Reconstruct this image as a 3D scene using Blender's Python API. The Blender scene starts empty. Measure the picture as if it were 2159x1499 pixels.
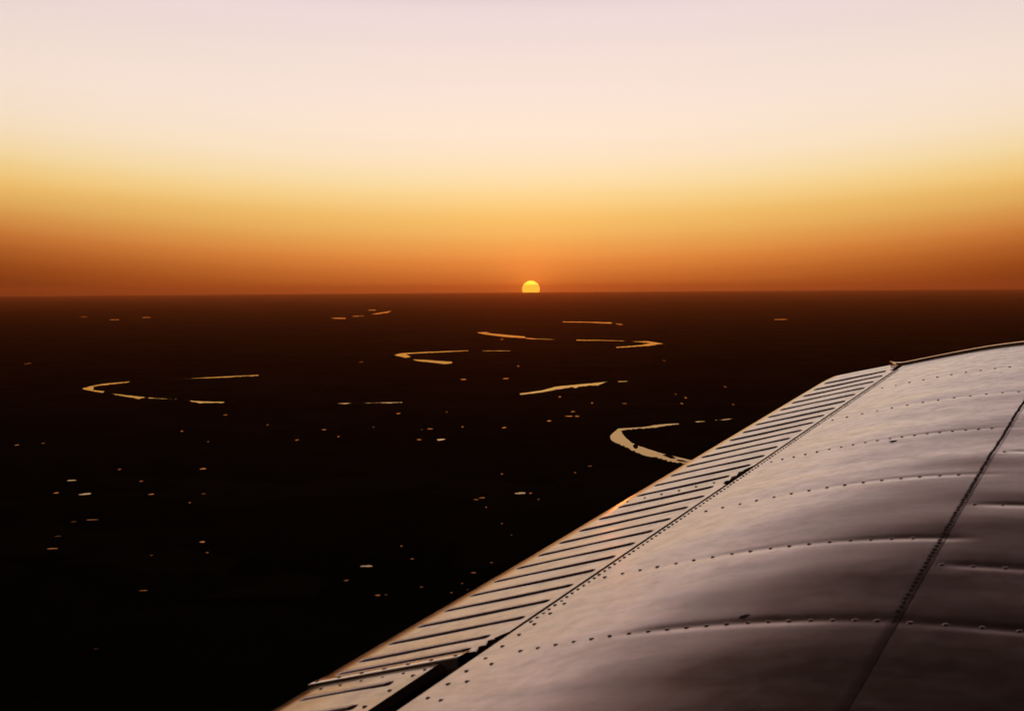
import bpy, bmesh, math, random
from mathutils import Vector, Matrix, noise

random.seed(7)
scene = bpy.context.scene
COL = scene.collection
R = math.radians

# ------------------------------------------------------------------ camera, sky, sun, exposure
# World origin = the passenger's eye; the ground lies 1000 m below. X right, Y towards the sun, Z up.
cam_data = bpy.data.cameras.new('camera')
cam_data.sensor_width = 36.0
cam_data.lens = 50.02
cam_data.clip_start = 0.02
cam_data.clip_end = 2.0e6
cam_data.dof.use_dof = True
cam_data.dof.focus_distance = 7.0
cam_data.dof.aperture_fstop = 18.0
cam = bpy.data.objects.new('camera', cam_data)
COL.objects.link(cam)
_p, _r = R(-2.7199), R(0.4)
_fw = Vector((0, math.cos(_p), math.sin(_p)))
_rt0 = Vector((1, 0, 0))
_up0 = _rt0.cross(_fw)
_rt = _rt0 * math.cos(_r) - _up0 * math.sin(_r)
_up = _rt.cross(_fw)
cam.matrix_world = Matrix(((_rt.x, _up.x, -_fw.x, 0), (_rt.y, _up.y, -_fw.y, 0),
                           (_rt.z, _up.z, -_fw.z, 0), (0, 0, 0, 1)))
scene.camera = cam

SUN_AZ = R(0.78)                      # east of +Y
SUN_EL = R(0.8)
world = bpy.data.worlds.new('World')
scene.world = world
world.use_nodes = True
wn, wl = world.node_tree.nodes, world.node_tree.links
bg = wn['Background']


def N(nodes, kind, **kw):
    n = nodes.new(kind)
    for k, v in kw.items():
        setattr(n, k, v)
    return n


def math_node(nodes, links, op, a, b=None, clamp=False):
    n = nodes.new('ShaderNodeMath')
    n.operation = op
    n.use_clamp = clamp
    for i, v in enumerate((a, b)):
        if v is None:
            continue
        if isinstance(v, (int, float)):
            n.inputs[i].default_value = v
        else:
            links.new(v, n.inputs[i])
    return n.outputs[0]


def wm(op, a, b=None, clamp=False):
    return math_node(wn, wl, op, a, b, clamp)


# dusk sky: the low band of sunset colour by elevation (linear radiance), fading round the compass
# away from the sun, over a dim physical sky dome
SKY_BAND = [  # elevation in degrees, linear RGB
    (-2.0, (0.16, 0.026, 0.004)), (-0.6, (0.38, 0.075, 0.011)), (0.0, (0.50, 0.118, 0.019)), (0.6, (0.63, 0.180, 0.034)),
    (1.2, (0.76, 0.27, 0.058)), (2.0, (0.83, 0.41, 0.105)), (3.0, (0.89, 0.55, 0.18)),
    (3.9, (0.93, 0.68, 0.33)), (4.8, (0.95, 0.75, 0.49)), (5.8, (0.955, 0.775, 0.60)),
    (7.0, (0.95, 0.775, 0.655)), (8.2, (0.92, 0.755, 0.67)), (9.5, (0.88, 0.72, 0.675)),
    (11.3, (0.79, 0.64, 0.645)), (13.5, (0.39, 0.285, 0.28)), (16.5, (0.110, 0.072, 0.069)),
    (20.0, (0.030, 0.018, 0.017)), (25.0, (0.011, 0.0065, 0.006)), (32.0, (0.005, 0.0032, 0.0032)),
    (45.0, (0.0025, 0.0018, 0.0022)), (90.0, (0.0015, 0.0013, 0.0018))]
tc = wn.new('ShaderNodeTexCoord')
sep = wn.new('ShaderNodeSeparateXYZ')
wl.new(tc.outputs['Generated'], sep.inputs[0])
elev = wm('ARCSINE', sep.outputs['Z'])
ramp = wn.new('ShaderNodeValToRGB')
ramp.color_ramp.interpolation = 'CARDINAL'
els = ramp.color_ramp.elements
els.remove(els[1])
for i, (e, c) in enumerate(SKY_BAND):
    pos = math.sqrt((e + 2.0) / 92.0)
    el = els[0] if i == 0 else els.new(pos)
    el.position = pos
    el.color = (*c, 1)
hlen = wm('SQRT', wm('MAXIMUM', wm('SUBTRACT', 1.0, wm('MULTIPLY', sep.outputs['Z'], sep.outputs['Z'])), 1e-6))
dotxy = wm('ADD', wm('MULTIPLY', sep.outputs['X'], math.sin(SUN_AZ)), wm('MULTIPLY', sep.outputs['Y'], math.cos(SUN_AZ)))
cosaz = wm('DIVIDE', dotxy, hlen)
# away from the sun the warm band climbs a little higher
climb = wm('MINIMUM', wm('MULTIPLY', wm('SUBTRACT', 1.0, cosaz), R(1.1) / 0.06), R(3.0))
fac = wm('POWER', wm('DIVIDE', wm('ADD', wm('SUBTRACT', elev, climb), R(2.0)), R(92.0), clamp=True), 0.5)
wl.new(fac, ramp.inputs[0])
# glow narrows towards the horizon
kfall = wm('ADD', 0.9, wm('MULTIPLY', 9.0, wm('SUBTRACT', 1.0, wm('DIVIDE', elev, R(4.0), clamp=True), clamp=True)))
azf = wm('ADD', 0.06, wm('MULTIPLY', 0.94, wm('EXPONENT', wm('MULTIPLY', wm('SUBTRACT', cosaz, 1.0), kfall))))
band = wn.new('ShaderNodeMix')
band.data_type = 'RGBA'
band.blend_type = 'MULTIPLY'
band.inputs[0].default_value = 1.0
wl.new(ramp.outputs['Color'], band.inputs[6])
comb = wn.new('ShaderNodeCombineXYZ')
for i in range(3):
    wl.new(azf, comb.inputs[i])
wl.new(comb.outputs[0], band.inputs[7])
sky = wn.new('ShaderNodeTexSky')
sky.sky_type = 'NISHITA'
sky.sun_disc = False
sky.sun_elevation = SUN_EL
sky.sun_rotation = SUN_AZ
sky.altitude = 1000
sky.dust_density = 5.0
addn = wn.new('ShaderNodeMix')
addn.data_type = 'RGBA'
addn.blend_type = 'ADD'
addn.inputs[0].default_value = 0.003           # Nishita dome, dusk strength
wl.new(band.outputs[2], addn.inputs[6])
wl.new(sky.outputs[0], addn.inputs[7])
# aureole: the glow of dusty air close round the sun
_ae = R(-0.06)
dots = wm('ADD', wm('MULTIPLY', dotxy, math.cos(_ae)), wm('MULTIPLY', sep.outputs['Z'], math.sin(_ae)))
sep_ang = wm('ARCCOSINE', wm('MINIMUM', dots, 0.9999999))
glow = wm('ADD', wm('MULTIPLY', 0.30, wm('EXPONENT', wm('DIVIDE', sep_ang, R(-0.55)))),
          wm('MULTIPLY', 0.16, wm('EXPONENT', wm('DIVIDE', sep_ang, R(-2.2)))))
gcol = wn.new('ShaderNodeCombineColor')
wl.new(glow, gcol.inputs[0])
wl.new(wm('MULTIPLY', glow, 0.30), gcol.inputs[1])
wl.new(wm('MULTIPLY', glow, 0.04), gcol.inputs[2])
addg = wn.new('ShaderNodeMix')
addg.data_type = 'RGBA'
addg.blend_type = 'ADD'
addg.inputs[0].default_value = 1.0
wl.new(addn.outputs[2], addg.inputs[6])
wl.new(gcol.outputs[0], addg.inputs[7])
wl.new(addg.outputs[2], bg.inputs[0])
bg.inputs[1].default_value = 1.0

sun_data = bpy.data.lights.new('sun_lamp', 'SUN')
sun_data.energy = 0.004
sun_data.angle = R(0.6)
sun_data.color = (1.0, 0.25, 0.04)
sun_lamp = bpy.data.objects.new('sun_lamp', sun_data)
COL.objects.link(sun_lamp)
_sd = Vector((math.sin(SUN_AZ) * math.cos(SUN_EL), math.cos(SUN_AZ) * math.cos(SUN_EL), math.sin(SUN_EL)))
sun_lamp.rotation_euler = _sd.to_track_quat('Z', 'Y').to_euler()

scene.render.engine = 'CYCLES'
scene.view_settings.view_transform = 'Standard'
scene.view_settings.look = 'None'
scene.view_settings.exposure = 0.0
scene.view_settings.gamma = 1.0
scene.view_settings.use_curve_mapping = False
scene.cycles.max_bounces = 4
scene.cycles.diffuse_bounces = 2
scene.cycles.glossy_bounces = 3
scene.cycles.use_denoising = True


# ------------------------------------------------------------------ helpers
def mesh_object(name, verts, faces, material, parent=None, smooth=True):
    me = bpy.data.meshes.new(name)
    me.from_pydata(verts, [], faces)
    me.materials.append(material)
    if smooth:
        me.polygons.foreach_set('use_smooth', [True] * len(me.polygons))
    me.update()
    if smooth:
        me.set_sharp_from_angle(angle=R(32))
    o = bpy.data.objects.new(name, me)
    COL.objects.link(o)
    if parent is not None:
        o.parent = parent
    return o


def tag(o, label=None, category=None, group=None, kind=None):
    for k, v in (('label', label), ('category', category), ('group', group), ('kind', kind)):
        if v:
            o[k] = v
    return o


def new_material(name):
    m = bpy.data.materials.new(name)
    m.use_nodes = True
    nt = m.node_tree
    return m, nt.nodes, nt.links, nt.nodes['Principled BSDF']


# ------------------------------------------------------------------ materials
def ground_material():
    m, n, l, b = new_material('dark_countryside')
    co = N(n, 'ShaderNodeNewGeometry')
    vor = N(n, 'ShaderNodeTexVoronoi', distance='MANHATTAN')
    vor.inputs['Scale'].default_value = 1 / 620.0
    l.new(co.outputs['Position'], vor.inputs['Vector'])
    noi = N(n, 'ShaderNodeTexNoise')
    noi.inputs['Scale'].default_value = 1 / 1800.0
    noi.inputs['Detail'].default_value = 7
    l.new(co.outputs['Position'], noi.inputs['Vector'])
    sep = N(n, 'ShaderNodeSeparateColor')
    l.new(vor.outputs['Color'], sep.inputs[0])
    v = math_node(n, l, 'MULTIPLY', sep.outputs[0], noi.outputs[0])
    cr = N(n, 'ShaderNodeValToRGB')
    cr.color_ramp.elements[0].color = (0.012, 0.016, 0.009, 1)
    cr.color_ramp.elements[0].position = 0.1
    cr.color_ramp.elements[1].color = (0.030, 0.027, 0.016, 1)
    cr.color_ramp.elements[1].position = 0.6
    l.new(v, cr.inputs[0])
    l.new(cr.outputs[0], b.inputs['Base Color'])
    b.inputs['Roughness'].default_value = 1.0
    b.inputs['Specular IOR Level'].default_value = 0.0
    return m


def water_material(name, tint, spread):
    """Silty water: a warm-tinted mirror at grazing angles over dark water."""
    m, n, l, b = new_material(name)
    b.inputs['Base Color'].default_value = (0.012, 0.012, 0.009, 1)
    b.inputs['Roughness'].default_value = 1.0
    b.inputs['Specular IOR Level'].default_value = 0.0
    co = N(n, 'ShaderNodeNewGeometry')
    noi = N(n, 'ShaderNodeTexNoise')
    noi.inputs['Scale'].default_value = 1 / 170.0
    noi.inputs['Detail'].default_value = 6
    l.new(co.outputs['Position'], noi.inputs['Vector'])
    mr = N(n, 'ShaderNodeMapRange')
    mr.inputs['From Min'].default_value = 0.35
    mr.inputs['From Max'].default_value = 0.72
    mr.inputs['To Min'].default_value = 0.01
    mr.inputs['To Max'].default_value = 0.14
    l.new(noi.outputs[0], mr.inputs['Value'])
    gl = N(n, 'ShaderNodeBsdfGlossy')
    oi = N(n, 'ShaderNodeObjectInfo')
    vr = N(n, 'ShaderNodeMapRange')
    vr.inputs['To Min'].default_value = spread
    vr.inputs['To Max'].default_value = 1.0
    l.new(oi.outputs['Random'], vr.inputs['Value'])
    hs = N(n, 'ShaderNodeHueSaturation')
    hs.inputs['Color'].default_value = tint
    l.new(vr.outputs[0], hs.inputs['Value'])
    l.new(hs.outputs[0], gl.inputs['Color'])
    l.new(mr.outputs[0], gl.inputs['Roughness'])
    fr = N(n, 'ShaderNodeFresnel')
    fr.inputs['IOR'].default_value = 1.6
    mx = N(n, 'ShaderNodeMixShader')
    l.new(fr.outputs[0], mx.inputs[0])
    l.new(b.outputs[0], mx.inputs[1])
    l.new(gl.outputs[0], mx.inputs[2])
    l.new(mx.outputs[0], n['Material Output'].inputs[0])
    return m


def island_material():
    m, n, l, b = new_material('wooded_island')
    b.inputs['Base Color'].default_value = (0.022, 0.024, 0.014, 1)
    b.inputs['Roughness'].default_value = 1.0
    b.inputs['Specular IOR Level'].default_value = 0.0
    return m


BUMP = 0.05


def paint_material(name, base, rough, metallic, ior=1.5):
    m, n, l, b = new_material(name)
    tcn = N(n, 'ShaderNodeTexCoord')
    mp = N(n, 'ShaderNodeMapping')
    mp.inputs['Scale'].default_value = (2.0, 9.0, 9.0)      # streaks run with the airflow
    l.new(tcn.outputs['Object'], mp.inputs[0])
    noi = N(n, 'ShaderNodeTexNoise')
    noi.inputs['Scale'].default_value = 2.2
    noi.inputs['Detail'].default_value = 8
    noi.inputs['Roughness'].default_value = 0.62
    l.new(mp.outputs[0], noi.inputs['Vector'])
    cr = N(n, 'ShaderNodeValToRGB')
    cr.color_ramp.elements[0].position = 0.30
    cr.color_ramp.elements[0].color = tuple(0.66 * x for x in base) + (1,)
    cr.color_ramp.elements[1].position = 0.58
    cr.color_ramp.elements[1].color = base + (1,)
    l.new(noi.outputs[0], cr.inputs[0])
    blot = N(n, 'ShaderNodeTexNoise')
    blot.inputs['Scale'].default_value = 26.0
    blot.inputs['Detail'].default_value = 6
    blot.inputs['Roughness'].default_value = 0.7
    l.new(tcn.outputs['Object'], blot.inputs['Vector'])
    mp2 = N(n, 'ShaderNodeMapping')
    mp2.inputs['Scale'].default_value = (3.0, 120.0, 120.0)
    mp2.inputs['Rotation'].default_value = (0, 0, 0.06)
    l.new(tcn.outputs['Object'], mp2.inputs[0])
    scr = N(n, 'ShaderNodeTexNoise')
    scr.inputs['Scale'].default_value = 1.6
    scr.inputs['Detail'].default_value = 4
    l.new(mp2.outputs[0], scr.inputs['Vector'])
    grime = N(n, 'ShaderNodeMapRange')
    grime.inputs['From Min'].default_value = 0.30
    grime.inputs['From Max'].default_value = 0.55
    grime.inputs['To Min'].default_value = 0.72
    l.new(math_node(n, l, 'ADD', math_node(n, l, 'MULTIPLY', blot.outputs[0], 0.65), math_node(n, l, 'MULTIPLY', scr.outputs[0], 0.35)), grime.inputs['Value'])
    hs = N(n, 'ShaderNodeHueSaturation')
    l.new(cr.outputs[0], hs.inputs['Color'])
    l.new(grime.outputs[0], hs.inputs['Value'])
    l.new(hs.outputs[0], b.inputs['Base Color'])
    mr = N(n, 'ShaderNodeMapRange')
    mr.inputs['From Min'].default_value = 0.3
    mr.inputs['From Max'].default_value = 0.7
    mr.inputs['To Min'].default_value = rough + 0.06
    mr.inputs['To Max'].default_value = rough - 0.03
    l.new(blot.outputs[0], mr.inputs['Value'])
    l.new(mr.outputs[0], b.inputs['Roughness'])
    b.inputs['Metallic'].default_value = metallic
    b.inputs['IOR'].default_value = ior
    fine = N(n, 'ShaderNodeTexNoise')
    fine.inputs['Scale'].default_value = 420.0
    fine.inputs['Detail'].default_value = 3
    l.new(tcn.outputs['Object'], fine.inputs['Vector'])
    bp = N(n, 'ShaderNodeBump')
    bp.inputs['Strength'].default_value = BUMP
    bp.inputs['Distance'].default_value = 0.002
    l.new(fine.outputs[0], bp.inputs['Height'])
    l.new(bp.outputs[0], b.inputs['Normal'])
    return m


def plain_material(name, base, rough, metallic=0.0):
    m, n, l, b = new_material(name)
    noi = N(n, 'ShaderNodeTexNoise')
    noi.inputs['Scale'].default_value = 30.0
    cr = N(n, 'ShaderNodeValToRGB')
    cr.color_ramp.elements[0].color = tuple(0.7 * x for x in base) + (1,)
    cr.color_ramp.elements[1].color = base + (1,)
    l.new(noi.outputs[0], cr.inputs[0])
    l.new(cr.outputs[0], b.inputs['Base Color'])
    b.inputs['Roughness'].default_value = rough
    b.inputs['Metallic'].default_value = metallic
    return m


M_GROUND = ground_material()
M_WATER = water_material('calm_river_water', (1.0, 0.72, 0.40, 1), 0.80)
M_POND = water_material('sunset_tinted_pond_water', (1.0, 0.40, 0.12, 1), 0.25)  # orange of the reflected dusk painted into the gloss colour, deeper than the river's
M_ISLAND = island_material()
M_SKIN = paint_material('wing_paint', (0.45, 0.265, 0.20), 0.14, 0.68, 1.6)
M_GLOSS = paint_material('smooth_gloss', (0.80, 0.66, 0.52), 0.11, 0.8, 1.6)
M_RIVET = plain_material('rivet_metal', (0.20, 0.17, 0.15), 0.55, 0.2)
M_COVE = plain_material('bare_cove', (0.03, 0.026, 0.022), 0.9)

# ------------------------------------------------------------------ ground, river, ponds
GROUND_Z = -1000.0
GROUND_R = 300e3


def ground_sheet():
    rings = [0, 500, 2000, 5000, 10e3, 20e3, 40e3, 80e3, 150e3, 220e3, GROUND_R]
    seg = 256
    v = [(0, 0, GROUND_Z)]
    f = []
    for r in rings[1:]:
        for k in range(seg):
            a = 2 * math.pi * k / seg
            v.append((r * math.cos(a), r * math.sin(a), GROUND_Z))
    for k in range(seg):
        f.append((0, 1 + k, 1 + (k + 1) % seg))
    for i in range(len(rings) - 2):
        for k in range(seg):
            a, b = 1 + i * seg + k, 1 + i * seg + (k + 1) % seg
            f.append((a, a + seg, b + seg, b))
    return tag(mesh_object('ground', v, f, M_GROUND, smooth=False), kind='structure')


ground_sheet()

# plan positions in metres from the point below the aircraft (x right, y towards the sun)
RIVER_REACHES = [
  [(1226,10394),(1119,10343),(1027,10263),(913,10106),(828,10078),(748,10029),(697,9775),(656,9523),(645,9329),(652,9142),(676,9006),(706,8830),(736,8619),(771,8438),(805,8320),(847,8291),(865,8204),(897,8093),(936,8045),(969,7993),(1091,7907),(1259,7880),(1270,7948),(1108,8028),(1023,8184),(990,8279),(951,8369),(912,8476),(877,8578),(837,8745),(814,8857),(795,8910),(788,8976),(763,9112),(751,9394),(751,9617),(758,9850),(776,9907),(845,9962),(926,10011),(1019,10076),(1108,10194),(1215,10301)],
  [(1355,10517),(1398,10540),(1443,10535),(1387,10458),(1354,10466)],
  [(1500,10616),(1574,10649),(1630,10716),(1671,10716),(1610,10624),(1552,10581)],
  [(61,13403),(285,13820),(435,14326),(690,14650),(886,14866),(1013,15061),(883,14481),(673,14292),(631,14025),(601,14238),(525,14064),(279,13538),(88,13239)],
  [(1122,15113),(1229,15134),(1205,14972),(1120,14950)],
  [(-1781,21425),(-1728,21967),(-1431,22347),(-1101,22580),(-701,22842),(-694,22634),(-1081,22178),(-1433,21903),(-1606,21682),(-1486,20837),(-1525,20461),(-1638,20821)],
  [(-1407,20124),(-1191,19867),(-825,19377),(-798,18986),(-887,18696),(-1035,19037),(-1341,19644)],
  [(-476,22734),(-33,22664),(-33,22460),(-472,22529)],
  [(-810,32028),(-497,32512),(-574,31805),(-213,30624),(264,29244),(264,28062),(-203,29107),(-643,30859)],
  [(266,28220),(579,27815),(854,27337),(842,26968),(571,27433),(263,27905)],
  [(1229,27233),(1686,26971),(2097,26490),(2070,26143),(1663,26611),(1220,26622)],
  [(2201,26192),(2512,26202),(2672,25043),(2300,23997),(1715,23386),(1743,23775),(2203,24399),(2447,25241),(2263,25858)],
  [(1486,41900),(2179,41249),(2842,40489),(2739,38792),(2127,40253),(1478,40868)],
  [(2860,39190),(2994,38334),(2927,37472),(2794,37928)],
  [(-4408,14501),(-4427,14851),(-4400,15260),(-4210,15620),(-4171,15475),(-4277,15124),(-4369,14829),(-4229,14320),(-4065,14148),(-3996,13866),(-4204,14167)],
  [(-3896,13827),(-3578,13441),(-3416,13282),(-3446,13079),(-3570,13268),(-3808,13594)],
  [(-3411,13262),(-3140,13055),(-3123,12987),(-3384,13157)],
  [(-3160,13117),(-2945,12879),(-2773,12744),(-2573,12678),(-2551,12545),(-2764,12542),(-2955,12764)],
  [(-3725,15969),(-3472,16293),(-3196,16506),(-2979,16684),(-2945,16454),(-3144,16237),(-3389,16111)],
  [(-1537,12393),(-1471,12463),(-1372,12434),(-1153,12495),(-971,12504),(-966,12442),(-1090,12377),(-1146,12417),(-1367,12388),(-1442,12291)]]
FAR_LAKES = [
  [(-6276,49426),(-6095,49907),(-5741,49249),(-5584,47618),(-5969,47782)],
  [(-5535,56201),(-5532,59984),(-5448,64948),(-5111,58501),(-5261,54969)],
  [(-6877,67932),(-6494,68374),(-6241,65228),(-6566,65304)],
  [(-5889,52398),(-5532,53164),(-5420,52088),(-5712,51134)],
  [(-13984,49376),(-13759,49929),(-13249,47954),(-13521,47974)],
  [(-13908,53351),(-13619,53615),(-13160,51662),(-13424,51712)],
  [(-16822,55464),(-16632,55783),(-16119,54008),(-16354,54043)],
  [(7902,42947),(8307,42819),(8073,41882),(7766,41781)]]
RIVER_ISLANDS = [
  [(758,9813),(784,9864),(794,9800),(779,9676),(761,9677)],
  [(759,8947),(779,9021),(792,8963),(783,8833),(762,8758),(756,8826)],
  [(891,8427),(919,8456),(946,8369),(950,8263),(924,8249),(904,8356)],
  [(949,8200),(977,8172),(1001,8077),(976,8092),(947,8145)],
  [(776,9770),(804,9841),(787,9706)]]
PONDS = [
  (-914,11375,21,52),
  (-531,11486,8,53),
  (-1342,10104,17,41),
  (-1434,9423,14,35),
  (-1007,10271,6,42),
  (-1182,9621,10,37),
  (-644,10055,6,40),
  (-589,10107,21,50),
  (-619,9388,16,35),
  (-476,9379,31,62),
  (-360,10236,8,42),
  (-60,10158,17,41),
  (275,10652,20,45),
  (488,11433,23,52),
  (440,11024,30,59),
  (502,11019,22,59),
  (432,7929,12,25),
  (337,7649,6,24),
  (-59,7619,8,23),
  (37,6897,30,39),
  (86,6894,9,19),
  (120,6691,4,18),
  (-147,6753,15,27),
  (-175,6695,15,18),
  (-48,6007,5,14),
  (-7,5723,4,13),
  (-435,5492,5,12),
  (-375,5229,7,11),
  (-530,5097,23,24),
  (-140,4964,9,10),
  (-80,5145,6,10),
  (-575,4847,9,9),
  (-444,4606,12,14),
  (-418,4614,7,9),
  (-309,4730,8,9),
  (-174,4783,3,9),
  (-153,4684,4,9),
  (435,12992,12,67),
  (690,12274,11,60),
  (-205,4638,5,9),
  (-123,6456,3,17),
  (-3229,9230,10,36),
  (-3090,9328,10,36),
  (-2010,9354,6,36),
  (-1735,7931,17,40),
  (-1521,6955,10,20),
  (-2332,7479,24,32),
  (-2265,7018,16,20),
  (-2106,6970,32,39),
  (-1776,6947,17,20),
  (-2203,7931,8,26),
  (-1842,6181,27,16),
  (-1906,6131,10,15),
  (-1860,5770,13,14),
  (-1792,5490,22,13),
  (-1236,5614,14,20),
  (-1167,5383,7,11),
  (-1368,5335,5,11),
  (-1235,4705,16,9),
  (-1169,3937,9,6),
  (-1950,7428,8,23),
  (-1523,6665,4,18),
  (-2297,11351,19,53),
  (-1811,10493,8,45),
  (-2065,19460,28,152),
  (-6702,19662,29,163),
  (-2348,10065,9,41),
  (-535,15588,33,97),
  (-69,15673,35,98),
  (78,18154,20,132),
  (-193,27718,30,307),
  (964,12200,22,60),
  (1562,12784,11,65),
  (1452,12158,10,59),
  (2125,14164,12,81),
  (1871,12019,11,58),
  (1523,13217,9,70),
  (2061,19267,15,149)]


def ragged(poly, strength=1.0):
    """Subdivide a plan outline and roughen it as wooded banks and sandbars do; coarser farther off."""
    out = []
    n = len(poly)
    for i in range(n):
        (x0, y0), (x1, y1) = poly[i], poly[(i + 1) % n]
        d = 0.5 * (y0 + y1)
        k = max(1, min(16, int(math.hypot((x1 - x0), (y1 - y0) * 0.15) / (d * 0.0022))))
        ax, ay = strength * d * 0.0004, strength * 0.30 * d * d / 3.0e6
        for j in range(k):
            t = j / k
            q = 0.4 if j == 0 else 1.0
            out.append((x0 + (x1 - x0) * t + random.uniform(-ax, ax) * q, y0 + (y1 - y0) * t + random.uniform(-ay, ay) * q))
    return out


def plan_mesh(name, outline, z, material, kind='structure'):
    bm = bmesh.new()
    cx = sum(p[0] for p in outline) / len(outline)
    cy = sum(p[1] for p in outline) / len(outline)
    vs = [bm.verts.new((x - cx, y - cy, 0)) for x, y in outline]
    f = bm.faces.new(vs)
    f.normal_update()
    if f.normal.z < 0:
        f.normal_flip()
    bmesh.ops.triangulate(bm, faces=bm.faces[:])
    me = bpy.data.meshes.new(name)
    bm.to_mesh(me)
    bm.free()
    me.materials.append(material)
    o = bpy.data.objects.new(name, me)
    o.location = (cx, cy, z)
    COL.objects.link(o)
    return tag(o, kind=kind)


for i, reach in enumerate(RIVER_REACHES):
    plan_mesh('river', ragged(reach), GROUND_Z + 1.0, M_WATER)
for lake in FAR_LAKES:
    plan_mesh('lake', ragged(lake), GROUND_Z + 1.5, M_WATER)
for isl in RIVER_ISLANDS:
    plan_mesh('river_island', ragged(isl), GROUND_Z + 2.2, M_ISLAND)


def riverside_woods():
    """Ragged belts of trees on the near banks: they hide parts of the water behind them."""
    v, f = [], []
    for q, reach in enumerate(RIVER_REACHES + FAR_LAKES):
        n = len(reach)
        area = sum(reach[i][0] * reach[(i + 1) % n][1] - reach[(i + 1) % n][0] * reach[i][1] for i in range(n))
        for i in range(n):
            (x0, y0), (x1, y1) = reach[i], reach[(i + 1) % n]
            dx = (x1 - x0) * (1 if area > 0 else -1)
            if dx <= 0:                       # only edges whose land side faces the aircraft
                continue
            d = 0.5 * (y0 + y1)
            step = max(10.0, d * 0.0008)
            k = max(1, int(abs(x1 - x0) / step))
            for j in range(k):
                t = (j + random.random()) / k
                x = x0 + (x1 - x0) * t
                y = y0 + (y1 - y0) * t - random.uniform(0, 0.004 * d)
                a = noise.noise(Vector((x / (0.020 * d), y / (0.10 * d), 2.0 + q))) + 0.45 * noise.noise(Vector((x / (0.004 * d), q, 5.0)))
                h = 4.0 + 26.0 * max(0.0, a - 0.18) + random.uniform(0, 3)
                h = min(h, 22.0)
                r = step * random.uniform(0.7, 1.2)
                b = len(v)
                m = 6
                for z, kk in ((0.0, 0.9), (0.45, 1.0), (0.85, 0.62)):
                    for s_ in range(m):
                        an = 2 * math.pi * s_ / m + random.uniform(-0.3, 0.3)
                        v.append((x + r * kk * math.cos(an), y + r * kk * math.sin(an), GROUND_Z + 0.5 + h * z * random.uniform(0.85, 1.1)))
                v.append((x, y, GROUND_Z + 0.5 + h))
                for ring in range(2):
                    for s_ in range(m):
                        a0, a1 = b + ring * m + s_, b + ring * m + (s_ + 1) % m
                        f.append((a0, a1, a1 + m, a0 + m))
                for s_ in range(m):
                    f.append((b + 2 * m + s_, b + 2 * m + (s_ + 1) % m, b + 3 * m))
    tag(mesh_object('riverside_woods', v, f, M_ISLAND, smooth=False), kind='stuff')


riverside_woods()


def pond_outline(w, d):
    n = 18
    ph = [random.uniform(0, 6.28) for _ in range(3)]
    pts = []
    for k in range(n):
        a = 2 * math.pi * k / n
        r = 1 + 0.16 * math.sin(2 * a + ph[0]) + 0.12 * math.sin(3 * a + ph[1]) + 0.08 * math.sin(5 * a + ph[2])
        pts.append((w * r * math.cos(a), d * r * math.sin(a)))
    return pts


for x, y, w, d in PONDS:
    plan_mesh('pond', [(x + px, y + py) for px, py in pond_outline(w * 0.85, d * 0.8)], GROUND_Z + 1.0,
              M_WATER if (y < 9600 and w >= 22 and d >= 22) else M_POND)

# ------------------------------------------------------------------ the setting sun and the haze
def setting_sun():
    m = bpy.data.materials.new('sun_fire')
    m.use_nodes = True
    n, l = m.node_tree.nodes, m.node_tree.links
    n.remove(n['Principled BSDF'])
    em = n.new('ShaderNodeEmission')
    em.inputs[0].default_value = (1.0, 0.52, 0.04, 1)
    em.inputs[1].default_value = SUN_GLOW
    l.new(em.outputs[0], n['Material Output'].inputs[0])
    dist = 420e3
    rad = dist * math.tan(R(0.353))
    bm = bmesh.new()
    bmesh.ops.create_uvsphere(bm, u_segments=48, v_segments=32, radius=rad)
    for v in bm.verts:
        v.co.z *= 0.95                 # flattened by refraction
    me = bpy.data.meshes.new('setting_sun')
    bm.to_mesh(me)
    bm.free()
    me.materials.append(m)
    me.polygons.foreach_set('use_smooth', [True] * len(me.polygons))
    o = bpy.data.objects.new('setting_sun', me)
    e = R(-0.06)
    o.location = (dist * math.sin(SUN_AZ) * math.cos(e), dist * math.cos(SUN_AZ) * math.cos(e), dist * math.sin(e))
    COL.objects.link(o)
    tag(o, 'yellow setting sun half sunk behind the hazy horizon', 'sun')


SUN_GLOW = 3.0
setting_sun()


def haze_box():
    m = bpy.data.materials.new('dusk_haze')
    m.use_nodes = True
    n, l = m.node_tree.nodes, m.node_tree.links
    n.remove(n['Principled BSDF'])
    v = n.new('ShaderNodeVolumePrincipled')
    v.inputs['Color'].default_value = (0.95, 0.30, 0.11, 1)
    v.inputs['Density'].default_value = HAZE_DENSITY
    v.inputs['Anisotropy'].default_value = 0.94
    l.new(v.outputs[0], n['Material Output'].inputs['Volume'])
    a, z0, z1 = 305e3, GROUND_Z - 2.0, 450.0
    vs = [(x, y, z) for z in (z0, z1) for x, y in ((-a, -a), (a, -a), (a, a), (-a, a))]
    fs = [(0, 3, 2, 1), (4, 5, 6, 7), (0, 1, 5, 4), (1, 2, 6, 5), (2, 3, 7, 6), (3, 0, 4, 7)]
    o = mesh_object('haze', vs, fs, m, smooth=False)
    tag(o, kind='stuff')


HAZE_DENSITY = 4.0e-6
haze_box()

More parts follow.
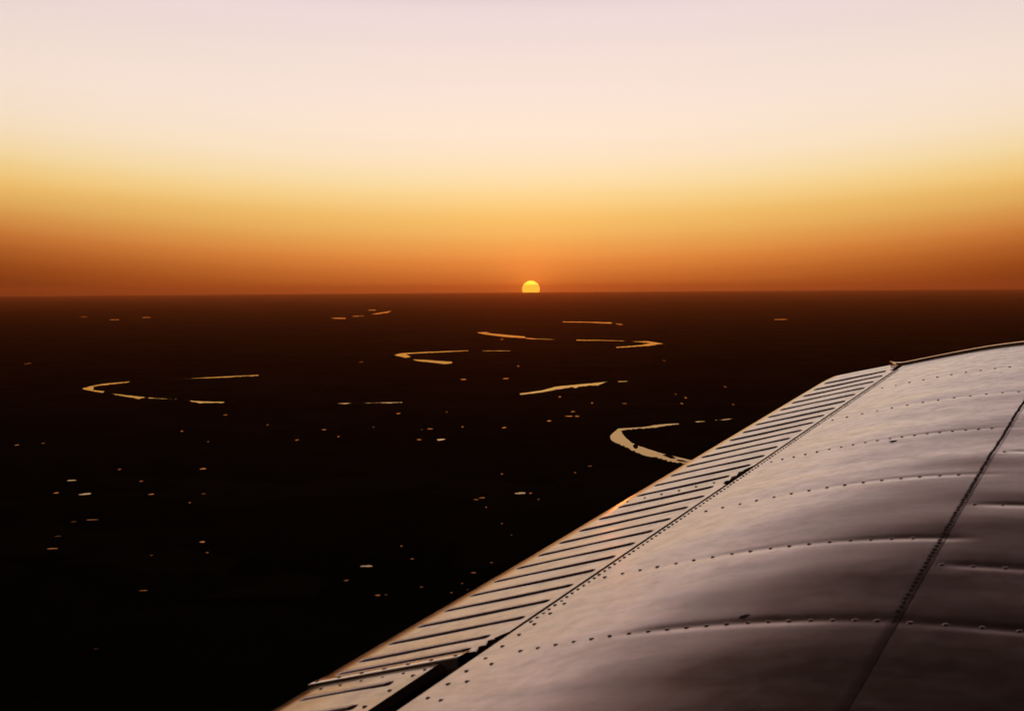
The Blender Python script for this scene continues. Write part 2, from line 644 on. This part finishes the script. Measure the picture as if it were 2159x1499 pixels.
# ------------------------------------------------------------------ the wing
# Local frame of the wing: x = chord (forward), y = span (outboard), z = up from the skin.
G = 1.2
S = Vector((0.44895, 0.88917, 0.08840)).normalized()
F = S.cross(Vector((0, 0, 1))).normalized()
NN = F.cross(S)
O = Vector((-0.02797822, 0.98883025, -0.25885822)) * (1.65 * G)
wing = bpy.data.objects.new('airplane_wing', None)
wing.empty_display_size = 0.3
COL.objects.link(wing)
wing.matrix_world = Matrix(((F.x, S.x, NN.x, O.x), (F.y, S.y, NN.y, O.y), (F.z, S.z, NN.z, O.z), (0, 0, 0, 1)))
tag(wing, 'riveted pale metal airplane wing with ribbed aileron crossing the lower right', 'airplane wing')

_P = [(-0.30, -0.084), (0.0, 0.0), (0.07, 0.0195), (0.16, 0.0437), (0.215, 0.0573), (0.29, 0.0728), (0.34, 0.0815),
      (0.39, 0.0885), (0.43, 0.0930), (0.46, 0.0955), (0.52, 0.0990), (0.60, 0.1005), (0.70, 0.0970), (0.80, 0.0870)]


def _pchip(pts):
    xs = [p[0] for p in pts]
    ys = [p[1] for p in pts]
    n = len(xs)
    d = [(ys[i + 1] - ys[i]) / (xs[i + 1] - xs[i]) for i in range(n - 1)]
    m = [d[0]] + [(0 if d[i - 1] * d[i] <= 0 else 0.5 * (d[i - 1] + d[i])) for i in range(1, n - 1)] + [d[-1]]

    def ev(x):
        if x <= xs[0]:
            return ys[0] + d[0] * (x - xs[0])
        if x >= xs[-1]:
            return ys[-1] + d[-1] * (x - xs[-1])
        i = 0
        while x > xs[i + 1]:
            i += 1
        h = xs[i + 1] - xs[i]
        t = (x - xs[i]) / h
        return ((1 + 2 * t) * (1 - t) ** 2 * ys[i] + t * (1 - t) ** 2 * h * m[i] + t * t * (3 - 2 * t) * ys[i + 1]
                + t * t * (t - 1) * h * m[i + 1])
    return ev


_prof = _pchip(_P)


def washout(s):
    u = max(0.0, s - 0.55)
    return 0.03 * (u * u / (u + 0.08)) if u > 0 else 0.0


def upper(s, c):
    return _prof(c) - washout(s) * c


AFT_RIBS = [(1.962, 0.0005), (1.536, 0.0006), (1.100, 0.0010), (0.694, 0.0012), (0.320, 0.0017), (-0.014, 0.0019),
            (-0.34, 0.0016), (-0.68, 0.0016), (-1.02, 0.0016)]
FWD_RIBS = [(2.2, 0.0008), (1.75, 0.001), (1.30, 0.0012), (0.87, 0.0013), (0.50, 0.0016), (0.20, 0.0018), (-0.014, 0.0019),
            (-0.34, 0.0016), (-0.68, 0.0016), (-1.02, 0.0016)]
_waves = []
for _ in range(16):
    lam = random.uniform(0.12, 0.42)
    ang = random.gauss(0.0, 0.42)                # crests lie mostly along the chord
    _waves.append((2 * math.pi / lam * math.cos(ang), 2 * math.pi / lam * math.sin(ang), random.uniform(0, 6.28),
                   random.uniform(0.3, 1.0) * 0.00013 * lam / 0.25))


def dents(s, c, ribs):
    """Oil-canning: the thin skin is drawn in along each riveted rib and waves between them."""
    z = 0.0
    for sk, a in ribs:
        d = s - sk
        if abs(d) < 0.12:
            u = min(1.0, max(0.0, (c - 0.06) / 0.26))
            fade = 0.12 + 0.88 * u * u * (3 - 2 * u)
            fade *= 0.8 + 0.75 * noise.noise(Vector((9.0 * c, 5.3 * sk, 0.4)))
            # a tight crease plus a wide shallow trough
            z -= a * fade * (0.42 * math.exp(-(d / 0.013) ** 2) + 0.18 * math.exp(-(d / 0.036) ** 2))
    w = 0.0
    for ks, kc, ph, a in _waves:
        w += a * math.sin(ks * s + kc * c + ph)
    w += 0.00060 * noise.noise(Vector((7.0 * s + 2.0 * c, 4.2 * c, 3.1))) + 0.00009 * noise.noise(Vector((19.0 * s, 9.0 * c, 8.1)))
    return z + w * min(1.0, max(0.15, c / 0.2)) * (1.0 if s < 1.3 else max(0.5, 1.0 - 0.5 * (s - 1.3)))


def frange(a, b, n):
    return [a + (b - a) * i / (n - 1) for i in range(n)]


def loc(s, c, h):
    return (c * G, s * G, h * G)


def grid_object(name, rows, material, parent, close=False):
    """rows: list of equally long lists of local points."""
    m = len(rows[0])
    v = [p for r in rows for p in r]
    f = []
    for i in range(len(rows) - 1):
        for j in range(m - 1):
            a = i * m + j
            f.append((a, a + m, a + m + 1, a + 1))
    return mesh_object(name, v, f, material, parent)


SPAN0, SPAN1 = -1.9, 2.428
span_line = frange(SPAN0, -0.45, 90)[:-1] + frange(-0.45, 1.4, 330)[:-1] + frange(1.4, SPAN1, 120)

# aft skin: from the aileron gap to the spar lap, its edge lying on top of the forward skin
AFT_LIFT = 0.0006


def lap(s):
    return 0.488 - 0.036 * s




rows = []
for s in span_line:
    r = [loc(s, 0.0035, upper(s, 0.0035) - 0.022), loc(s, 0.0032, upper(s, 0.0035) - 0.0006)]
    for c in frange(0.0035, lap(s), 46):
        r.append(loc(s, c, upper(s, c) + dents(s, c, AFT_RIBS) + AFT_LIFT))
    r.append(loc(s, lap(s) + 0.0006, upper(s, lap(s)) + dents(s, lap(s), AFT_RIBS) + AFT_LIFT - 0.0002))
    r.append(loc(s, lap(s) + 0.0008, upper(s, lap(s)) - 0.004))
    rows.append(r)
grid_object('skin_panel', rows, M_SKIN, wing)

def lap_dents(s, c):
    """Forward-skin dents, following the aft skin where the two are riveted together."""
    u = min(1.0, max(0.0, (c - lap(s)) / 0.035))
    return (1 - u) * dents(s, lap(s), AFT_RIBS) + u * dents(s, c, FWD_RIBS)


# forward skin: from under the lap round the leading edge to the lower surface
rows = []
C_LE = 1.06
for s in span_line:
    r = []
    for c in [lap(s) - 0.01, lap(s) + 0.0003] + frange(lap(s) + 0.0012, 0.80, 34):
        k = 0.0 if c < lap(s) + 0.0004 else 1.0
        r.append(loc(s, c, upper(s, c) - (1 - k) * 0.0060 + 0.0004 * k * min(1.0, max(0.0, (-0.02 - s) / 0.25)) + k * lap_dents(s, c) * (1.0 if c < 0.7 else max(0, (0.8 - c) / 0.1))))
    h0 = upper(s, 0.80)
    hle = 0.012 - washout(s)
    for t in frange(0, 1, 9)[1:]:
        a = t * math.pi / 2
        r.append(loc(s, 0.80 + (C_LE - 0.80) * math.sin(a), hle + (h0 - hle) * math.cos(a)))
    for t in frange(0, 1, 7)[1:]:
        a = t * math.pi / 2
        r.append(loc(s, 0.80 + (C_LE - 0.80) * math.cos(a), hle - 0.075 * math.sin(a)))
    for c, h in ((0.5, -0.070), (0.2, -0.068), (0.01, -0.062)):
        r.append(loc(s, c, h - washout(s) * c))
    rows.append(r)
grid_object('skin_panel', rows, M_SKIN, wing)

# root and tip closing ribs, and the dark cove in front of the aileron and flap
def end_rib(s, name):
    top = [loc(s, c, upper(s, c)) for c in frange(0.0035, 0.80, 24)]
    h0 = upper(s, 0.80)
    hle = 0.012 - washout(s)
    for t in frange(0, 1, 7)[1:]:
        a = t * math.pi / 2
        top.append(loc(s, 0.80 + (C_LE - 0.80) * math.sin(a), hle + (h0 - hle) * math.cos(a)))
    bot = [loc(s, c, h - washout(s) * c) for c, h in ((0.80, -0.063), (0.5, -0.070), (0.2, -0.068), (0.01, -0.062))]
    v = top + bot
    return mesh_object(name, v, [tuple(range(len(v)))], M_SKIN, wing, smooth=False)


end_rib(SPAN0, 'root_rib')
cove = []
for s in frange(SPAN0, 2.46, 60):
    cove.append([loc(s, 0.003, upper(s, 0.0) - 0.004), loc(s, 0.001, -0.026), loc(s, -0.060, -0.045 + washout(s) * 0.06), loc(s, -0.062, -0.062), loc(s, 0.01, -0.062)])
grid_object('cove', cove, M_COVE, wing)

# tip cap: a raised lip, then rolled over the end
lip = [(2.4310, -0.010), (2.4313, 0.0044), (2.4340, 0.0054), (2.455, 0.0043), (2.480, 0.0027), (2.502, 0.0012), (2.516, -0.0008), (2.528, -0.008), (2.536, -0.022), (2.538, -0.055)]
rows = []
for c in [-0.050, -0.042, -0.030, -0.015] + frange(0.0, 0.80, 60):
    k = min(1.0, (c + 0.054) / 0.05)                      # tapers to a point behind the hinge line
    r = []
    for s, h in lip:
        base = upper(s, max(c, -0.02))
        r.append(loc(2.500 + (s - 2.500) * k, c, base + (h if h > 0 else h * (0.5 + 0.5 * k))))
    rows.append(r)
hle = 0.012 - washout(2.5)
for t in frange(0, 1, 10)[1:]:
    a = t * math.pi / 2
    h0 = upper(2.5, 0.80)
    r = []
    for s, h in lip:
        r.append(loc(s - 0.10 * t * t, 0.80 + (C_LE + 0.004 - 0.80) * math.sin(a), hle + (h0 - hle) * math.cos(a) + h * (1 - 0.5 * t)))
    rows.append(r)
grid_object('tip_cap', rows, M_GLOSS, wing)


# ---- rivets: domed heads joined row by row (each too small to pick out singly)
def rivet_row(points, parent, radius=0.0040, height=0.0013, jitter=0.0007, material=None):
    v, f = [], []
    seg = 8
    for s, c, h in points:
        s += random.uniform(-jitter, jitter)
        c += random.uniform(-jitter, jitter)
        b = len(v)
        rr = radius * random.uniform(0.9, 1.1)
        for ring, (k, z) in enumerate(((1.0, -0.0004), (0.80, 0.55 * height), (0.42, 0.92 * height))):
            for q in range(seg):
                a = 2 * math.pi * q / seg
                v.append((c * G + rr * k * math.cos(a), s * G + rr * k * math.sin(a), h * G + z))
        v.append((c * G, s * G, h * G + height))
        for ring in range(2):
            for q in range(seg):
                a0, a1 = b + ring * seg + q, b + ring * seg + (q + 1) % seg
                f.append((a0, a1, a1 + seg, a0 + seg))
        for q in range(seg):
            f.append((b + 2 * seg + q, b + 2 * seg + (q + 1) % seg, b + 3 * seg))
    o = mesh_object('rivet_row', v, f, material or M_SKIN, parent)
    return tag(o, kind='stuff')


def on_aft(s, c):
    return (s, c, upper(s, c) + dents(s, c, AFT_RIBS) + AFT_LIFT)


def on_fwd(s, c):
    return (s, c, upper(s, c) + lap_dents(s, c))


for sk, step, c0 in ((1.962, 0.032, 0.045), (1.536, 0.031, 0.034), (1.100, 0.0215, 0.030), (0.694, 0.0275, 0.045),
                     (0.320, 0.0255, 0.030), (-0.014, 0.0222, 0.068), (-0.34, 0.026, 0.05), (-0.68, 0.026, 0.05)):
    rivet_row([on_aft(sk, c0 + step * i) for i in range(int((lap(sk) - 0.02 - c0) / step) + 1)], wing)
for sk, a in FWD_RIBS:
    rivet_row([on_fwd(sk, lap(sk) + 0.012 + 0.034 * i) for i in range(9)], wing)
rivet_row([on_aft(s, lap(s) - 0.005) for s in frange(-0.012, 2.42, 160)], wing, radius=0.0042, height=0.0015, material=M_RIVET)
rivet_row([on_aft(s, 0.0105) for s in frange(0.13, 2.31, 122)], wing, radius=0.0036)
rivet_row([on_aft(s, 0.0245) for s in frange(-0.80, 0.20, 24)], wing, radius=0.0040)
rivet_row([on_aft(s, 0.050) for s in frange(-0.80, -0.05, 14)], wing, radius=0.0040)
rivet_row([on_aft(2.405, 0.04 + 0.05 * i) for i in range(8)], wing, radius=0.0032)


# ---- aileron
def tail_chord(s):
    return 0.2435 - 0.0125 * s


SLOTS = [(0.004, 0.100), (0.945, 1.105), (2.335, 2.475)]


def aileron_nose(s):
    """Nose line with the toothed cut-outs at the hinge brackets."""
    for a, b in SLOTS:
        if a <= s <= b:
            t = (s - a) / (b - a)
            tooth = (t * 4.0) % 1.0
            return -0.0045 - 0.0165 * (0.55 + 0.45 * tooth) * min(1.0, (1 - t) * 5, t * 9 + 0.3)
    return -0.0045


A0, A1 = 0.030, 2.50


def surf_aft(s, c):
    return upper(s, c)


span_a = sorted(set(frange(A0, A1, 420) + [x for a, b in SLOTS for x in frange(max(a, A0), min(b, A1), 40)]))
rows = []
for s in span_a:
    n, tcd = aileron_nose(s), -tail_chord(s)
    if s > 2.40:                                        # rounded outer corner of the trailing edge
        u = (s - 2.40) / 0.10
        tcd += 0.010 * u * u
    r = [loc(s, n + 0.0005, surf_aft(s, n) - 0.016), loc(s, n, surf_aft(s, n) - 0.0012), loc(s, n - 0.001, surf_aft(s, n - 0.001))]
    for t in frange(0, 1, 9)[1:]:
        c = (n - 0.001) + (tcd - (n - 0.001)) * t
        w = 0.0004 * math.sin(9 * s + 5 * t) * math.sin(math.pi * t)
        r.append(loc(s, c, surf_aft(s, c) + w))
    he = surf_aft(s, tcd)
    r += [loc(s, tcd - 0.0014, he - 0.0008), loc(s, tcd - 0.0020, he - 0.0024), loc(s, tcd - 0.0012, he - 0.0042),
          loc(s, tcd * 0.5, he * 0.5 - 0.034), loc(s, -0.02, -0.060)]
    rows.append(r)
# outer end rolls down to meet the tip
for ds, dh in ((0.012, -0.0015), (0.024, -0.006), (0.031, -0.014), (0.033, -0.03)):
    rows.append([(p[0], p[1] + ds * G * (1.0 if i < 12 else 1.0), p[2] + dh * G) for i, p in enumerate(rows[-1 if False else len(span_a) - 1])])
aileron = grid_object('aileron', rows, M_SKIN, wing)


# one stamped bead, shared by the aileron and flap; unit length along -x (aft), real width and height
def bead_mesh(width, height):
    v, f = [], []
    prof = [(-1.0, -0.10), (-0.72, 0.30), (-0.38, 0.80), (0.0, 1.0), (0.38, 0.80), (0.72, 0.30), (1.0, -0.10)]
    stations = [(0.0, 0.04), (0.006, 0.35), (0.016, 0.70), (0.032, 0.94), (0.06, 1.0), (0.5, 1.0), (0.93, 1.0), (0.965, 0.9), (0.985, 0.6), (1.0, 0.04)]
    for x, k in stations:
        for y, z in prof:
            v.append((-x, y * width * 0.5 * (0.35 + 0.65 * k), z * height * k - 0.0003))
    m = len(prof)
    for i in range(len(stations) - 1):
        for j in range(m - 1):
            a = i * m + j
            f.append((a, a + 1, a + m + 1, a + m))
    me = bpy.data.meshes.new('bead')
    me.from_pydata(v, [], f)
    me.materials.append(M_SKIN)
    me.polygons.foreach_set('use_smooth', [True] * len(me.polygons))
    return me


BEAD = bead_mesh(0.0300, 0.0028)


def place_bead(parent, s, c0, c1, lift=0.0):
    o = bpy.data.objects.new('bead', BEAD)
    COL.objects.link(o)
    o.parent = parent
    h0, h1 = upper(s, c0) + lift, upper(s, c1) + lift
    d = Vector(((c1 - c0), 0, (h1 - h0))) * G
    L = d.length
    xa = -d.normalized()
    ya = Vector((0, 1, 0))
    za = xa.cross(ya)
    o.matrix_local = Matrix(((xa.x * L, ya.x, za.x, c0 * G), (xa.y * L, ya.y, za.y, s * G), (xa.z * L, ya.z, za.z, h0 * G), (0, 0, 0, 1)))
    return o


BEADS = [0.046, 0.097, 0.168, 0.242, 0.316, 0.392, 0.467, 0.543, 0.620, 0.699, 0.780, 0.863, 0.950, 1.040, 1.126, 1.214, 1.303,
         1.393, 1.483, 1.574, 1.666, 1.760, 1.857, 1.956, 2.056, 2.157, 2.258, 2.361]
for s in BEADS:
    slot = any(a <= s <= b for a, b in SLOTS)
    place_bead(aileron, s, -0.030 if slot else -0.0165, -tail_chord(s) + 0.016)
rivet_row([(0.995, -0.045 - 0.0335 * i, upper(0.995, -0.045 - 0.0335 * i)) for i in range(6)], aileron, radius=0.0036)

# riveted end strip of the aileron, canted up towards the flap
rows = []
for t in frange(0, 1, 16):
    c = -0.026 - (tail_chord(0.02) - 0.026) * t
    h = upper(0.02, c)
    rows.append([loc(0.0400, c, h + 0.0001), loc(0.024, c, h + 0.0012), loc(0.0080, c, h + 0.0024), loc(0.0070, c, h + 0.0021), loc(0.0066, c, h + 0.0010), loc(0.0066, c, h - 0.020)])
strip = grid_object('end_strip', rows, M_GLOSS, aileron)
rivet_row([(0.018, -0.035 - 0.0335 * i, upper(0.018, -0.035 - 0.0335 * i) + 0.0014) for i in range(7)], aileron, radius=0.0042, height=0.002)

# ---- flap, inboard of the aileron, hanging a little lower with an open cove ahead of it
rows = []
FLAP_DROP = -0.0012
for s in frange(SPAN0, 0.0045, 200):
    tcd = -0.236
    nose = -0.047
    r = [loc(s, nose + 0.006, upper(s, nose) - 0.030), loc(s, nose + 0.004, upper(s, nose) + FLAP_DROP - 0.008), loc(s, nose - 0.004, upper(s, nose - 0.004) + FLAP_DROP)]
    for t in frange(0, 1, 9)[1:]:
        c = (nose - 0.004) + (tcd - (nose - 0.004)) * t
        r.append(loc(s, c, upper(s, c) + FLAP_DROP + 0.0005 * math.sin(14 * s + 4 * t) * math.sin(math.pi * t)))
    he = upper(s, tcd) + FLAP_DROP
    r += [loc(s, tcd - 0.0015, he - 0.001), loc(s, tcd - 0.002, he - 0.003), loc(s, tcd * 0.6, he * 0.6 - 0.036), loc(s, -0.05, -0.062)]
    rows.append(r)
flap = grid_object('flap', rows, M_SKIN, wing)
for k in range(12):
    place_bead(flap, -0.047 - 0.078 * k, -0.084, -0.216, FLAP_DROP)
rivet_row([(s, -0.066, upper(s, -0.066) + FLAP_DROP) for s in frange(-0.80, -0.03, 16)], flap, radius=0.0042)
rivet_row([(-0.012, -0.06 - 0.03 * i, upper(0, -0.06 - 0.03 * i) + FLAP_DROP) for i in range(6)], flap, radius=0.0036)


# ---- small fittings on the upper skin
def fitting(s, c, length, width, height, turn):
    """A low bent tie-down tab screwed to the skin."""
    v, f = [], []
    base = on_aft(s, c)[2] * G
    n = 9
    for i in range(n):
        t = i / (n - 1)
        wd = width * (0.35 + 0.65 * math.sin(math.pi * min(1, 0.15 + 0.8 * t)))
        z = height * math.sin(math.pi * t) ** 0.7
        for y, k in ((-1, 0.0), (-0.7, 0.8), (0, 1.0), (0.7, 0.8), (1, 0.0)):
            x0, y0 = (t - 0.5) * length, y * wd * 0.5
            v.append((c * G + x0 * math.cos(turn) - y0 * math.sin(turn), s * G + x0 * math.sin(turn) + y0 * math.cos(turn), base - 0.0006 + z * k))
    for i in range(n - 1):
        for j in range(4):
            a = i * 5 + j
            f.append((a, a + 5, a + 6, a + 1))
    return mesh_object('fitting', v, f, M_RIVET, wing)


fitting(1.060, 0.262, 0.024, 0.009, 0.0022, 0.25)
fitting(0.010, 0.325, 0.020, 0.008, 0.0022, 0.9)
